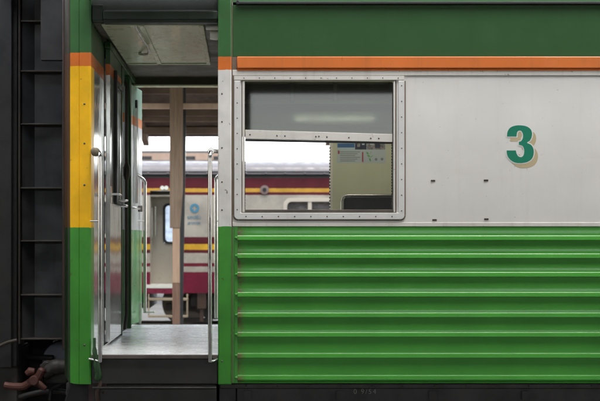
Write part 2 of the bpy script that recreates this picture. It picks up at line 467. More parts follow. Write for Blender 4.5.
# --- window (frame, sash, pane, seals)
def make_window():
    ww = 0
    fr = MB()
    # aluminium U-strip: left, bottom, right
    xo0, xo1, zo0, zo1 = PX(234.2), PX(404.3), PZ(219.5), PZ(81)
    xi0, xi1, zi0 = PX(240.3), PX(398.3), PZ(212.8)
    ro = .028
    pts_o = [(xo0, zo1)] + [(xo0+ro-ro*math.cos(t), zo0+ro-ro*math.sin(t)) for t in [R(a) for a in (0,18,36,54,72,90)]] + \
            [(xo1-ro+ro*math.sin(t), zo0+ro-ro*math.cos(t)) for t in [R(a) for a in (0,18,36,54,72,90)]] + [(xo1, zo1)]
    pts_i = [(xi0, zo1)] + [(xi0, zi0)]*6 + [(xi1, zi0)]*6 + [(xi1, zo1)]
    n = len(pts_o)
    for i in range(n-1):
        a, b, c, d = pts_o[i], pts_o[i+1], pts_i[i+1], pts_i[i]
        quad = [a, b] + ([c, d] if c != d else [c])
        vs = [(p[0], -.012, p[1]) for p in quad] + [(p[0], 0.0, p[1]) for p in quad]
        k = len(quad)
        fr.add(vs, [tuple(range(k)), tuple(range(k, 2*k))[::-1]] + [(q, (q+1) % k, k+(q+1) % k, k+q) for q in range(k)])
    bm_fr = part('window_frame', fr, M['alu'], coach, bevel=0)
    # remove inner faces by welding, then soften
    me = bm_fr.data; bm = bmesh.new(); bm.from_mesh(me)
    bmesh.ops.remove_doubles(bm, verts=bm.verts[:], dist=1e-5)
    inner = [f for f in bm.faces if all(len(e.link_faces) > 2 for e in f.edges if abs(e.verts[0].co.y-e.verts[1].co.y) < 1e-6) and abs(f.normal.y) < .1 and len(f.verts) == 4 and
             sum(1 for e in f.edges if len(e.link_faces) > 2) >= 3]
    bmesh.ops.delete(bm, geom=inner, context='FACES')
    bmesh.ops.recalc_face_normals(bm, faces=bm.faces[:]); bm.to_mesh(me); bm.free()
    b = bm_fr.modifiers.new('bevel', 'BEVEL'); b.width = .003; b.segments = 2; b.angle_limit = R(50)
    # rivets on the frame
    rv = MB()
    for k in range(9):
        rv.dome((PX(237.2), -.012, PZ(88+k*15.2)), .0045, .003, 7)
        rv.dome((PX(401.4), -.012, PZ(86+k*15.6)), .0045, .003, 7)
    for k in range(10): rv.dome((PX(246+k*16.2), -.012, PZ(216.5)), .005, .003, 7)
    part('rivets', rv, M['screw'], bm_fr, smooth=60)
    # brown sealant line round the strip and top ledge
    sl = MB(); e = .0085
    sl.box(xo0-e-.006, xo0-.0005, -.005, .001, zo0+.03, PZ(75.9)); sl.box(xo1+.0005, xo1+e, -.005, .001, zo0+.03, zo1)
    sl.box(xo0+.03, xo1-.03, -.0052, .001, zo0-e, zo0-.0005)
    for (cx, s) in ((xo0+ro, -1), (xo1-ro, 1)):
        pts = [(cx+s*(ro+e*k)*math.sin(R(a)), zo0+ro-(ro+e*k)*math.cos(R(a))) for k, rng in ((.06, range(0, 91, 15)), (1, range(90, -1, -15))) for a in rng]
        sl.prism(pts, -.0051, .001, 'y')
    part('sealant', sl, M['seal'], bm_fr)
    tl = MB(); tl.box(PX(234), PX(404), -.010, .03, PZ(80.2), PZ(76.2))
    for k in range(11): tl.dome((PX(244+k*15.4), -.010, PZ(78.3)), .0045, .003, 7, 1)
    part('top_rail', tl, [M['white_trim'], M['screw']], bm_fr, bevel=.003)
    # inner trim: white channel and the dark groove
    tr = MB()
    tr.box(PX(240.4), PX(242.3), .004, .02, PZ(212.6), PZ(81), 1); tr.box(PX(395.3), PX(398.2), .004, .02, PZ(212.6), PZ(81), 1)
    tr.box(PX(242.4), PX(244.6), -.004, .06, PZ(212.0), PZ(81)); tr.box(PX(393.6), PX(395.2), -.004, .06, PZ(212.0), PZ(81))
    tr.box(PX(240.4), PX(398.2), .008, .06, PZ(212.7), PZ(212.2), 1)
    tr.box(PX(244.8), PX(393.4), .004, .075, PZ(212.1), PZ(209.6), 2)
    part('channel', tr, [M['white_trim'], M['seal'], M['edge']], bm_fr, bevel=.0015)
    # notched weather strips down the guides
    nb = MB()
    for k in range(24):
        z = PZ(141+k*2.9)
        nb.box(PX(244.7), PX(245.4), .036, .05, z-.010, z); nb.box(PX(392.3), PX(393.4), .036, .05, z-.010, z)
    nb.box(PX(244.7), PX(245.2), .034, .048, PZ(209.4), PZ(82)); nb.box(PX(392.8), PX(393.4), .034, .048, PZ(209.4), PZ(82))
    part('weather_strip', nb, M['rubber'], bm_fr)
    # raised sash: slightly tilted bottom bar and the pane above
    sb = MB()
    a0, a1 = PX(245.3), PX(392.6)
    q = [(a0, PZ(138.6)), (a1, PZ(142.0)), (a1, PZ(134.0)), (a0, PZ(129.6))]
    sb.prism(q, .012, .034, 'y')
    for (px, py) in ((250,134.5),(277,135.6),(285,135.8),(316,136.4),(319,136.2),(327,136.8),(349,137.5),(371,138.2),(379,138.3)):
        sb.dome((PX(px), .012, PZ(py)), .006, .0035, 7, 1)
    q = [(a0, PZ(141.0)), (a1, PZ(143.6)), (a1, PZ(142.2)), (a0, PZ(138.8))]
    sb.prism(q, .016, .032, 'y', 2)
    so = part('sash', sb, [M['white_trim'], M['screw'], M['rubber']], bm_fr, bevel=.002)
    pn = MB(); pn.prism([(a0, PZ(129.7)), (a1, PZ(134.2)), (a1, PZ(81.5)), (a0, PZ(81.5))], .020, .025, 'y')
    part('pane', pn, M['glass_dirty'], bm_fr)
    return bm_fr
win = make_window()
for d in wins[1:]:
    copy_tree(win, coach, (d, 0, 0))

# --- door pillar between vestibule and side: bands of paint
pill_bands = banded('pillar_bands', [(0, GREEN, 0, .3), (PZ(226.5), WHITE, 0, .4), (PZ(70), ORANGE, 0, .4), (PZ(57), (.036,.125,.034), 0, .4)], .03, .2)
m = MB(); m.box(XP0, PX(231.6), -.012, .12, PZ(384.5), 3.62)
p = part('door_pillar', m, pill_bands, coach, bevel=.008)
m = MB()
for py in (94, 122, 148, 182, 210, 361): m.dome((PX(222), -.012, PZ(py)), .006, .003, 8)
for py in (175, 183, 196, 203, 215): m.dome((PX(235.2), -.006, PZ(py)), .006, .004, 8)
parts('bolt', m, M['screw'], p, smooth=60)
m = MB(); m.box(PX(231.65), PX(232.55), -.003, .05, PZ(383), 3.62)
part('seam', m, M['seal'], p)

# --- removed board clips
m = MB()
for (px, py) in ((433, 180.8), (486, 180.4), (434.5, 220), (486.3, 219.2)):
    m.box(PX(px-2.2), PX(px+2.2), -.003, -.0005, PZ(py+.8), PZ(py-.9)); m.box(PX(px-2.0), PX(px-.2), -.0055, -.0031, PZ(py+.6), PZ(py-.8))
parts('board_clip', m, M['endplate'], coach, bevel=.001)

# --- numeral 3
T = [(97,152),(100,125),(115,102),(140,91),(170,88),(205,93),(230,108),(240,130),(238,155),(228,175),(212,188),(235,200),(248,222),(250,250),(240,278),(215,297),(177,304),(140,300),(112,281),(98,257),(95,232)]
T2 = [(148,232),(152,250),(163,266),(180,270),(192,258),(196,235),(191,213),(181,203),(165,200)]
T3 = [(165,182),(178,178),(188,160),(188,138),(180,122),(169,118),(158,124),(153,138),(152,152)]
poly = catmull(T, False, 5) + catmull(T2, False, 5) + catmull(T3, False, 5)
def to_w(p, dx=0, dy=0):
    px = 490 + (p[0]+dx)/5.73; py = 110 + (p[1]+dy)/5.73
    return (PX(px), PZ(py))
def grow(P, d):
    n = len(P); out = []
    A = sum(P[i][0]*P[(i+1) % n][1]-P[(i+1) % n][0]*P[i][1] for i in range(n))
    sg = 1 if A > 0 else -1
    for i in range(n):
        a = Vector(P[i-1]); b = Vector(P[i]); c = Vector(P[(i+1) % n])
        t1 = (b-a).normalized() if (b-a).length > 1e-6 else (c-b).normalized(); t2 = (c-b).normalized() if (c-b).length > 1e-6 else t1
        n1 = Vector((t1.y, -t1.x)); n2 = Vector((t2.y, -t2.x)); nn = (n1+n2)
        nn = nn.normalized() if nn.length > 1e-4 else n1
        k = min(1.6, 1/max(.4, nn.dot(n1)))
        q = b + nn*d*k*sg
        out.append((q.x, q.y))
    return out
from mathutils.geometry import tessellate_polygon
def decal(mb, P, y, mi):
    tri = tessellate_polygon([[Vector((p[0], p[1], 0)) for p in P]])
    mb.add([(p[0], y, p[1]) for p in P], [tuple(t) for t in tri], mi)
m = MB()
big = grow(poly, 6.0)
decal(m, [to_w(p, 21, 25) for p in grow(poly, 3.0)], -.0008, 2)
decal(m, [to_w(p) for p in big], -.0016, 1)
decal(m, [to_w(p) for p in poly], -.0024, 0)
part('numeral', m, [M['numgreen'], M['numwhite'], M['numbeige']], coach)

# --- corner post at the coach end
post_bands = banded('corner_post_bands', [(0, GREEN, 0, .3), (PZ(227.5), YELLOW, 0, .35), (PZ(66), ORANGE, 0, .4), (PZ(52.5), (.036,.12,.034), 0, .4)], .03, .12)
m = MB()
x0, x1 = PX(62), PX(91)
cs = [(x0, .16), (x0+.002, .10), (x0+.010, .055), (x0+.024, .026), (x0+.045, .010), (x0+.053, .0075), (x0+.075, .002), (PX(78.6), .001), (PX(79.0), .005), (PX(79.5), .001), (PX(83), -.002), (PX(89.4), -.004), (x1, .004), (x1, .16)]
lift = [.10, .085, .06, .035, .015, .010, .003] + [0]*7
def post_piece(cs, lift):
    n = len(cs); mb = MB()
    vs = [(c[0], c[1], PZ(384)+l) for c, l in zip(cs, lift)] + [(c[0], c[1], 3.62) for c in cs]
    return mb.add(vs, [(q, (q+1) % n, n+(q+1) % n, n+q) for q in range(n)] + [tuple(range(n))[::-1], tuple(range(n, 2*n))])
m = post_piece(cs[5:]+[(x0+.053, .16)], lift[5:]+[.01])
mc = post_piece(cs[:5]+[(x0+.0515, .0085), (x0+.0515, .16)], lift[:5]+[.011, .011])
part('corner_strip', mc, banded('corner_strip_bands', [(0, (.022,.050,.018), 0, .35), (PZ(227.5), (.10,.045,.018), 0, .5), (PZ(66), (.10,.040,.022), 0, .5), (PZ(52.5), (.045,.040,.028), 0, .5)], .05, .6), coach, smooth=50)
pp = part('corner_post', m, post_bands, coach, smooth=30)
m = MB()
for py in (104, 143.5, 185, 345): m.dome((PX(84.5), -.003, PZ(py)), .007, .004, 8)
parts('bolt', m, M['screw'], pp, smooth=60)
m = MB(); m.box(PX(62.5, .17), PX(71), .165, .19, PZ(352), 3.7)
part('end_flange', m, M['endplate'], coach, bevel=.006)

# --- left wall of the vestibule: bare jamb, door leaves, gangway opening
XW = PX(91)
jamb_bands = banded('jamb_bands', [(0, (.74,.75,.75), .6, .13), (PZ(66), ORANGE, 0, .3), (PZ(52.5), DKGREEN, 0, .35)], .25, .25)
m = MB(); m.box(XW-.03, XW-.001, .165, .72, .985, 3.365)
part('door_jamb', m, jamb_bands, coach, bevel=.003)
m = MB(); m.box(XW-.15, XW-.035, .195, .90, .96, 3.6); m.box(XW-.15, XW-.05, 2.40, 2.74, .96, 3.6); m.box(XW-.15, XW-.05, .901, 2.399, 3.31, 3.6)
m.box(XW-.15, XW-.05, .901, 2.399, .96, 1.12)
part('end_wall', m, M['black'], coach)
leaf_bands = banded('leaf_bands', [(0, (.66,.68,.67), .55, .14), (PZ(84.5,1.3), ORANGE, 0, .3), (PZ(74,1.3), DKGREEN, 0, .35)], .25, .15)
m = MB(); m.box(-1.018, -.985, .80, 1.10, 1.165, 3.32); m.box(-1.018, -.985, 1.10, 1.58, 1.165, 2.22); m.box(-1.018, -.985, 1.10, 1.58, 3.10, 3.32)
m.box(-1.018, -.985, 1.50, 1.58, 2.22, 3.10)
lf = part('door_leaf', m, leaf_bands, coach)
m = MB(); m.box(-1.012, -1.004, 1.101, 1.499, 2.221, 3.099)
part('pane', m, M['glass_clear'], lf)
m = MB(); m.box(-.984, -.962, 1.045, 1.10, 2.2, 3.2); m.box(-.984, -.966, 1.10, 1.56, 2.19, 2.22); m.box(-.984, -.966, 1.10, 1.56, 3.10, 3.14)
parts('gasket', m, M['rubber'], lf, bevel=.004)
m = MB()
m.tube([(-.985, .84, 2.255), (-.93, .85, 2.255), (-.922, .95, 2.25), (-.94, 1.06, 2.248)], .009, 10)
m.box(-.984, -.978, .80, .88, 2.19, 2.31)
m.tube([(-.984, 1.40, 2.225), (-.94, 1.41, 2.225), (-.93, 1.5, 2.23)], .010, 10)
m.tube([(-.984, 1.55, 2.19), (-.95, 1.55, 2.19), (-.945, 1.60, 2.19)], .012, 10)
parts('handle', m, M['chrome'], lf, smooth=50)
# seam and pillar between jamb and leaf
m = MB(); m.box(-1.04, -1.024, .722, .798, 1.15, 3.36)
part('door_seal', m, M['rubber'], coach)
# gangway opening: bent steel grab rod
m = MB()
m.tube([(-1.0, 1.98, 1.17), (-.985, 1.98, 1.3), (-.985, 1.98, 2.42)], .016, 10); m.tube([(-.985,1.98,2.42),(-.985,1.98,2.46),(-.985,1.98,2.52),(-.985,1.98,2.56)], [.018,.032,.032,.018], 10)
m.tube([(-.985, 1.98, 2.56), (-.985, 1.98, 3.2), (-1.02, 1.98, 3.28)], .016, 10)
part('grab_rod', m, M['gang_edge'], coach, smooth=50)
# far leaf, swung a little off the wall
leafC = banded('far_leaf_bands', [(0, (.22,.46,.22), 0, .12), (PZ(230,2.7), (.82,.84,.84), 0, .12), (PZ(128,2.9), (.62,.19,.05), 0, .3), (PZ(119,2.9), (.30,.45,.36), 0, .3)], .2, .15)
a = Vector((-1.022, 2.36)); b = Vector((-.945, 3.02)); dd = (b-a).normalized(); nn = Vector((dd.y, -dd.x))
m = MB()
def leafbox(mb, s0, s1, d0, d1, z0, z1, mi=0):
    q = [a+dd*s0+nn*d0, a+dd*s1+nn*d0, a+dd*s1+nn*d1, a+dd*s0+nn*d1]
    mb.prism([(v.x, v.y) for v in q], z0, z1, 'z', mi)
L = (b-a).length
leafbox(m, 0, L, -.034, 0, 1.165, 3.30)
lc = part('door_leaf', m, leafC, coach, bevel=.004)
m = MB(); leafbox(m, .36, .40, .001, .018, 2.25, 3.18); leafbox(m, .02, .06, .001, .014, 1.2, 3.28)
parts('gasket', m, M['rubber'], lc, bevel=.003)
m = MB(); q0 = a+dd*.10+nn*.03; q1 = a+dd*.30+nn*.06
m.tube([(q0.x, q0.y-.03, 2.20), (q0.x+.03, q0.y, 2.20), (q1.x, q1.y, 2.195)], .011, 10); m.box(q1.x-.02, q1.x+.02, q1.y-.02, q1.y+.02, 2.17, 2.225)
leafbox(m, .30, .32, .012, .03, 2.25, 3.1)
parts('handle', m, M['chrome'], lc, smooth=50)
# header framing of the left wall
m = MB(); m.box(-1.02, -.975, .73, 2.74, 3.322, 3.366)
m.prism([(1.60, 3.0), (1.64, 3.0), (1.82, 3.32), (1.60, 3.32)], -1.02, -.98, 'x'); m.box(-1.02, -.98, 1.595, 1.64, 1.15, 3.0)
m.prism([(2.33, 3.0), (2.37, 3.0), (2.37, 3.32), (2.18, 3.32)], -1.02, -.98, 'x'); m.box(-1.02, -.98, 2.33, 2.37, 1.15, 3.0)
part('gangway_frame', m, M['dkgreen'], coach, bevel=.004)

# --- vestibule floor, step and riser
m = MB(); m.box(XW, -.125, .012, 2.86, FL-.012, FL)
part('vestibule_floor', m, M['steel'], coach)
m = MB(); m.box(XW+.004, XP0-.002, -.016, .010, FL-.024, FL+.003); m.box(XW+.004, XP0-.002, 2.862, 2.885, FL-.03, FL+.003)
parts('sill_edge', m, M['edge'], coach, bevel=.004)
m = MB(); m.box(XW+.004, XP0-.004, .004, .05, PZ(384), FL-.026); m.box(XW+.01, XP0-.01, .02, .05, .70, PZ(388.5)); m.box(XW+.01, XP0-.01, -.02, .019, PZ(388.5), PZ(386.6))
m.box(XW+.01, XP0-.01, .06, .9, .70, .98)
part('step_riser', m, M['grime'], coach, bevel=.004)
m = MB(); m.tube(catmull([(PX(94.5),.0,PZ(338)),(PX(95),-.02,PZ(350)),(PX(97),-.02,PZ(364)),(PX(98.5),-.01,PZ(374)),(PX(97),.0,PZ(380))], False, 4), [.010]*4+[.016]*4+[.022]*4+[.024]*4+[.016], 10)
part('corner_cap', m, paint('corner_cap_paint', (.02,.065,.018), .4, .1, var=.3, spots=.7), coach, smooth=50)
m = MB(); m.tube(catmull([(PX(98),.03,PZ(374)),(PX(100),.01,PZ(384)),(PX(97),.0,PZ(392)),(PX(98),.02,PZ(404))], False, 4), .014, 8); m.box(XW-.02, XW+.10, .03, .05, PZ(402), PZ(380))
m.tube([(PX(88),.10,PZ(390)),(PX(104),.02,PZ(393))], .012, 8)
part('step_bracket', m, M['endplate'], coach, smooth=50)

# --- ceiling of the vestibule
ZC = PZ(22)
m = MB(); m.box(-1.19, -.125, .10, 2.74, ZC+.012, ZC+.05)
part('vestibule_ceiling', m, M['ceil_dark'], coach)
m = MB(); m.box(PX(104)-.03, PX(203), .11, 1.80, ZC-.004, ZC+.010)
hp = part('ceiling_hatch', m, M['ceil_panel'], coach, bevel=.004)
m = MB(); m.box(-.712, -.675, .11, 1.80, ZC-.012, ZC-.0045); m.box(PX(203)-.035, PX(203), .11, 1.80, ZC-.013, ZC-.0045); m.box(-.95, PX(203), 1.765, 1.80, ZC-.012, ZC-.0046)
parts('hatch_trim', m, M['ceil_panel'], hp, bevel=.004)
m = MB(); pts = [(-.735, .12, ZC-.008), (-.72, .4, ZC-.03), (-.70, .7, ZC-.05), (-.715, .95, ZC-.055), (-.77, 1.15, ZC-.03), (-.81, 1.25, ZC-.01)]
m.tube(catmull(pts, False, 5), .010, 8)
part('ceiling_cable', m, M['lamp_white'], hp, smooth=60)
m = MB(); m.tube([(-.235,.30,ZC-.02),(-.20,.30,ZC-.02),(-.165,.31,ZC-.02),(-.15,.33,ZC-.02)], [.045,.05,.05,.02], 12)
m.box(-.26, -.13, .15, .19, ZC-.02, ZC+.005)
part('vestibule_lamp', m, M['lamp_white'], coach, smooth=50)
m = MB(); m.box(XW-.02, XP0-.002, -.14, .02, 3.545, 3.575); m.box(XW-.02, XP0-.002, -.14, -.125, 3.5755, 3.61)
part('rain_gutter', m, M['lintel'], coach, bevel=.004)  # unseen gutter above the doorway, added to shade the header and cove
# header over the doorway and the glossy cove above it
m = MB(); m.box(XW+.08, XP0-.002, .02, .10, PZ(22), PZ(9.5)); m.box(XW+.001, XW+.079, .02, .10, PZ(20), PZ(4))
m.box(XW+.08, XP0-.002, .0, .019, PZ(19.4), PZ(11.0))
part('door_header', m, M['lintel'], coach, bevel=.006)
m = MB(); pr = [(.05+.30*(1-math.cos(R(t)))*1.1, PZ(9.4)+.36*math.sin(R(t))) for t in range(0, 91, 9)]
m.sheet(pr, XW-.16, XP0-.003); m.sheet([(p[0]+.02, p[1]-.0) for p in pr], XW-.16, XP0-.003)
m.sheet([(.38, PZ(9.4)+.36), (2.42, PZ(9.4)+.36)], XW-.16, XP0-.003); m.sheet([(2.42, PZ(9.4)+.36), (2.75, PZ(9.4))], XW-.16, XP0-.003)
part('roof_cove', m, M['cove'], coach, smooth=60)
# far doorway header and far side of the coach
m = MB(); m.box(XW-.02, -.16, 2.70, 2.80, PZ(84.5,2.7), 3.55); m.box(XW-.02, -.16, 2.69, 2.81, PZ(86,2.7), PZ(84.7,2.7), 1)
part('far_header', m, [M['ceil_dark'], M['ceil_panel']], coach)
FW0, FW1, FZ0, FZ1 = -.06, PX(330, 2.74), 2.02, PZ(133, 2.74)
fh = [(FW0+d, FW1+d, FZ0, FZ1) for d in wins]
m = MB(); m.grid_wall(-.158, XR, Z_BOT, PZ(2.6), 2.76, 2.80, fh)
part('far_side', m, banded('far_side_bands', [(0, GREEN, 0, .3), (Z_BELT, WHITE, 0, .4), (Z_OR0, ORANGE, 0, .4), (Z_OR1, DKGREEN, 0, .4)], .03, .2), coach)
m = MB(); m.grid_wall(-.10, XR, FL, 3.36, 2.735, 2.757, fh)
ln = part('interior_lining', m, M['lining'], coach)
m = MB(); m.grid_wall(-.10, XR, FL, 3.36, .062, .085, [(h[0]-.0, h[1], h[2]-.02, h[3]) for h in holes])
part('interior_lining', m, M['lining'], coach)
m = MB(); m.box(-.158, -.102, .055, 2.755, FL-.05, 3.46)
part('partition', m, M['lining'], coach)
m = MB(); m.box(-.12, XR, .052, 2.755, FL-.06, FL-.013)
part('saloon_floor', m, paint('saloon_linoleum', (.55,.53,.48), .4, .2, var=.1), coach)
m = MB(); m.box(-.10, XR, .052, 2.755, 3.365, 3.40)
part('saloon_ceiling', m, paint('saloon_ceiling_paint', (.62,.62,.56), .4), coach)
m = MB(); m.box(XR, XR+.06, .0, 2.8, Z_BOT, PZ(2.6)); m.prism([(p[0], p[1]) for p in rp], XR, XR+.06, 'x')
part('end_wall', m, M['green_plain'], coach)
# far wall above the window: louvres, luggage rail, glossy cornice
m = MB()
for (u0, u1) in ((.02, .41), (.46, .80), (.85, 1.30), (1.35, 1.8)):
    for k in range(7): m.prism([(2.700, 3.185+k*.020), (2.733, 3.189+k*.020), (2.733, 3.203+k*.020)], u0, u1, 'x')
    m.box(u0-.012, u0-.002, 2.69, 2.733, 3.17, 3.34); m.box(u1+.002, u1+.012, 2.69, 2.733, 3.17, 3.34)
part('louvre_panel', m, M['lining_dark'], coach)
m = MB(); m.box(-.09, 6, 2.55, 2.733, 3.105, 3.125); 
part('luggage_shelf', m, M['ceil_dark'], coach, bevel=.004)
m = MB(); m.prism([(2.712, 2.955), (2.7205, 3.095), (2.733, 3.095), (2.733, 2.955)], -.09, 6, 'x')
part('cornice', m, paint('cornice_gloss', (.40,.41,.31), .13, 1.0, var=.04, spec=.8), coach)
m = MB(); m.box(.80, 1.5, 2.730, 2.7345, 2.905, 2.945, 0)
for (u0, u1, mi) in ((.87,.93,1),(1.0,1.02,2),(1.06,1.09,2),(1.13,1.29,1)): m.box(u0, u1, 2.728, 2.7295, 2.915, 2.936, mi)
part('notice_strip', m, [paint('notice_paper', (.42,.42,.34), .5), paint('notice_red', (.40,.20,.14), .5), paint('notice_green', (.2,.3,.2), .5)], coach)
# far window edge strip
m = MB()
for k in range(26): m.box(FW1-.008, FW1+.002, 2.722, 2.734, 2.04+k*.028, 2.055+k*.028)
m.box(FW1+.002, FW1+.022, 2.725, 2.734, 2.03, FZ1, 1)
part('weather_strip', m, [M['rubber'], M['white_trim']], ln)
# ceiling tube lamps of the saloon (one shows as a bright streak above the open window)
em, ent, eb = new_mat('lit_tube'); eb.inputs['Emission Color'].default_value = (1, .97, .88, 1); eb.inputs['Emission Strength'].default_value = 10
for x0_ in (.52, 2.6, 5.2, 7.8):
    m = MB(); m.box(x0_-.03, x0_+.83, 1.33, 1.47, 3.335, 3.364)
    lp = part('ceiling_lamp', m, M['lamp_white'], coach, bevel=.004)
    m = MB(); m.tube([(x0_, 1.40, 3.31), (x0_+.8, 1.40, 3.31)], .016, 10)
    part('lamp_tube', m, em, lp, smooth=50)
# bench seat against the far wall
m = MB()
b0, b1 = PX(341.5, 2.45), PX(341.5, 2.45)+1.0
zt = PZ(195, 2.45)
m.prism(rrect(b0+.015, b1, zt-.62, zt-.006, (.03,.03,.05,.05)), 2.42, 2.50, 'y')
m.prism(rrect(b0+.015, b1, zt-.70, zt-.60, .03), 1.95, 2.415, 'y')
bs = part('bench_seat', m, M['vinyl'], coach, bevel=.015)
m = MB(); m.tube([(b0, 2.46, FL), (b0, 2.46, zt-.06), (b0+.012, 2.46, zt-.018), (b0+.05, 2.46, zt), (b1-.05, 2.46, zt), (b1, 2.46, zt-.05), (b1, 2.46, FL)], .008, 10)
m.tube([(b0+.02, 2.0, FL), (b0+.02, 2.0, zt-.69), (b1-.02, 2.0, zt-.69), (b1-.02, 2.0, FL)], .013, 8)
part('seat_frame', m, M['chrome'], bs, smooth=50)

# --- handrails by both doorways
def rail(pts, r, discs=()):
    mb = MB(); mb.tube(catmull(pts, False, 4), r, 12)
    for (c, rr, h, ax) in discs:
        c = Vector(c); ax = Vector(ax)
        mb.tube([c, c+ax*h*.2, c+ax*h], [rr*.7, rr*.8, rr*.6], 14)
    return part('handrail', mb, M['chrome'], coach, smooth=50)
xr, yr = PX(210, -.06), -.06
zt, zb = PZ(158, yr), PZ(362, yr)
rail([(xr, yr, zb), (xr, yr, (zt+zb)/2), (xr, yr, zt-.05), (xr, yr, zt), (xr+.004, yr+.03, zt+.04), (xr+.006, .02, zt+.05)], .0135, (((xr+.005, -.03, zt+.048), .03, .04, (0,1,0)),))
m = MB(); m.tube([(xr, yr, zb+.004), (xr+.02, yr+.01, zb+.006), (XP0+.002, .01, zb+.02)], .010, 10)
m.tube([(xr+.005,-.02,zt+.05),(XP0+.004,.03,zt+.05)], .014, 10)
parts('rail_foot', m, M['chrome'], coach, smooth=50)
xl = PX(100.2, -.06)
zt = PZ(160, yr); zb = PZ(362, yr)
rail([(xl, yr, zb), (xl, yr, (zt+zb)/2), (xl, yr, zt-.03), (xl-.003, yr, zt+.02), (xl-.012, yr+.02, zt+.05), (xl-.03, yr+.04, zt+.055), (xl-.035, .03, zt+.055)], .0145)
m = MB(); m.tube([(xl-.036,-.070,zt+.056),(xl-.036,-.060,zt+.056),(xl-.036,-.02,zt+.056),(xl-.035,.02,zt+.056)], [.018,.028,.031,.028], 16)
part('rail_boss', m, paint('rail_boss_paint', (.20,.16,.11), .5, var=.25), coach, smooth=50)
m = MB(); m.tube([(xl, yr, zb+.004), (xl-.03, -.03, zb+.01), (XW-.01, .0, zb+.015)], .010, 10)
m.tube([(xl, yr, PZ(221,yr)), (XW+.0, -.02, PZ(221,yr))], .006, 8)
parts('rail_foot', m, M['chrome'], coach, smooth=50)
yf = 2.92
for (px, t, bt, s) in ((145, 180, 313, -1), (216.2, 177, 318, 1)):
    x = PX(px, yf); zt = PZ(t, yf); zb = PZ(bt, yf)
    rail([(x, yf, zb), (x, yf, (zt+zb)/2), (x, yf, zt-.06), (x, yf, zt-.02), (x+s*.03, yf-.02, zt+.02), (x+s*.08, yf-.1, zt+.05)], .016)
m = MB(); x = PX(145, yf); m.tube([(x, yf, PZ(221,yf)), (x-.07, yf-.1, PZ(221,yf))], .007, 8); m.tube([(x,yf,PZ(312,yf)),(x+.09,yf-.03,PZ(312,yf))], .008, 8)
x = PX(216.2, yf); m.tube([(x, yf, PZ(221,yf)), (x+.07, yf-.1, PZ(221,yf))], .007, 8)
m.box(PX(139,2.9), PX(141,2.9), 2.88, 2.92, PZ(326,2.9), PZ(303,2.9))
parts('rail_foot', m, M['lamp_white'], coach, smooth=50)

# --- underframe
m = MB(); m.box(PX(237), XR, .045, .10, PZ(401)-.15, PZ(389.0)); m.box(PX(220), XR, .02, .10, PZ(388.8), PZ(384.2))
m.box(PX(219), PX(236), .05, .12, PZ(401)-.1, PZ(385.5)); m.box(PX(219), XR, .13, 2.7, .62, .95)
m.box(XW+.0, PX(219), 1.0, 2.7, .62, .95)
part('sole_bar', m, M['sole'], coach, bevel=.004)
m = MB()
for k in range(26):
    m.dome((PX(246)+k*.21, .02, PZ(386.4)), .007, .005, 7)
for k in range(6):
    m.box(PX(244)+k*.62, PX(244)+k*.62+.05, .028, .0445, PZ(400), PZ(391.5))
parts('bolt', m, M['sole'], coach, smooth=60)
ch = paint('chalk_lettering', (.26,.24,.23), .7, var=.3)
text_mesh('0 9/54', .047, ch, 'chalk_marks', coach, (PX(365.5), .043, PZ(394.6)), bold=-.0002, spacing=1.28)
# a bogie, shared by the coaches
def bogie(xc, yc, parent):
    mb = MB()
    for s in (-1, 1):
        y = yc+s*.72
        mb.prism([(xc-1.35,.58),(xc-.8,.58),(xc-.55,.40),(xc+.55,.40),(xc+.8,.58),(xc+1.35,.58),(xc+1.35,.70),(xc-1.35,.70)], y-.05, y+.05, 'y')
        for d in (-1, 1):
            mb.tube([(xc+d*.42, y+s*.09, .40), (xc+d*.42, y+s*.09, .66)], .075, 12)
            mb.box(xc+d*1.0-.14, xc+d*1.0+.14, y-.09, y+.09, .62, .82)
    mb.box(xc-.25, xc+.25, yc-.85, yc+.85, .55, .72)
    bo = part('bogie', mb, M['sole'], parent, bevel=.01)
    for d in (-1, 1):
        wm = MB(); wm.tube([(xc+d*1.0, yc-.6, .705), (xc+d*1.0, yc+.6, .705)], .06, 10)
        for s in (-1, 1):
            y = yc+s*.535
            wm.tube([(xc+d*1.0, y-.065, .705), (xc+d*1.0, y+.065, .705)], .42, 28); wm.tube([(xc+d*1.0, y-s*.068, .705), (xc+d*1.0, y-s*.04, .705)], .445, 28)
        part('wheelset', wm, M['railsteel'], bo, smooth=40)
bogie(1.4+1.2, 1.4, coach); bogie(12.4, 1.4, coach)

m = MB(); m.box(XW-.20, XW-.001, .35, .9, .35, .955); m.prism([(XW-.16,.975),(XW-.0,.975),(XW-.0,.5),(XW-.30,.5)], .20, .30, 'y')
part('end_sill', m, paint('dark_iron', (.014,.012,.011), .6, var=.3), coach, bevel=.01)
# --- gangway diaphragm at the coach end (ribbed steel box)
YG = .85
gx0, gx1 = PX(20, YG), PX(62.5, YG)
m = MB(); m.box(gx0+.01, gx1-.01, YG+.101, YG+.12, PZ(341,YG), 3.75); 
m.prism([(gx0+.012, YG+.10), (gx0+.012, YG+.02), (gx0+.09, YG+.10)], PZ(341,YG), 3.75, 'z')
m.box(gx0, gx1, YG+.161, 1.95, PZ(341,YG), PZ(341,YG)+.04); m.box(gx0, gx1, 1.80, 1.95, PZ(341,YG)+.041, 3.75); m.box(gx0, gx1, YG+.161, 1.95, 3.76, 3.8)
gw = part('gangway', m, M['gang'], coach)
m = MB(); m.box(gx0-.1, gx1+.10, .42, 1.95, 3.805, 3.85)
part('unseen_shade_hood', m, M['black'], coach, bevel=.004)  # unseen hood added overhead to shade the upper gangway compartments
m = MB()
for py in (21, 71, 124, 188, 241, 295, 339):
    z = PZ(py, YG); m.box(gx0+.004, gx1-.004, YG+.0, YG+.10, z-.006, z+.006)
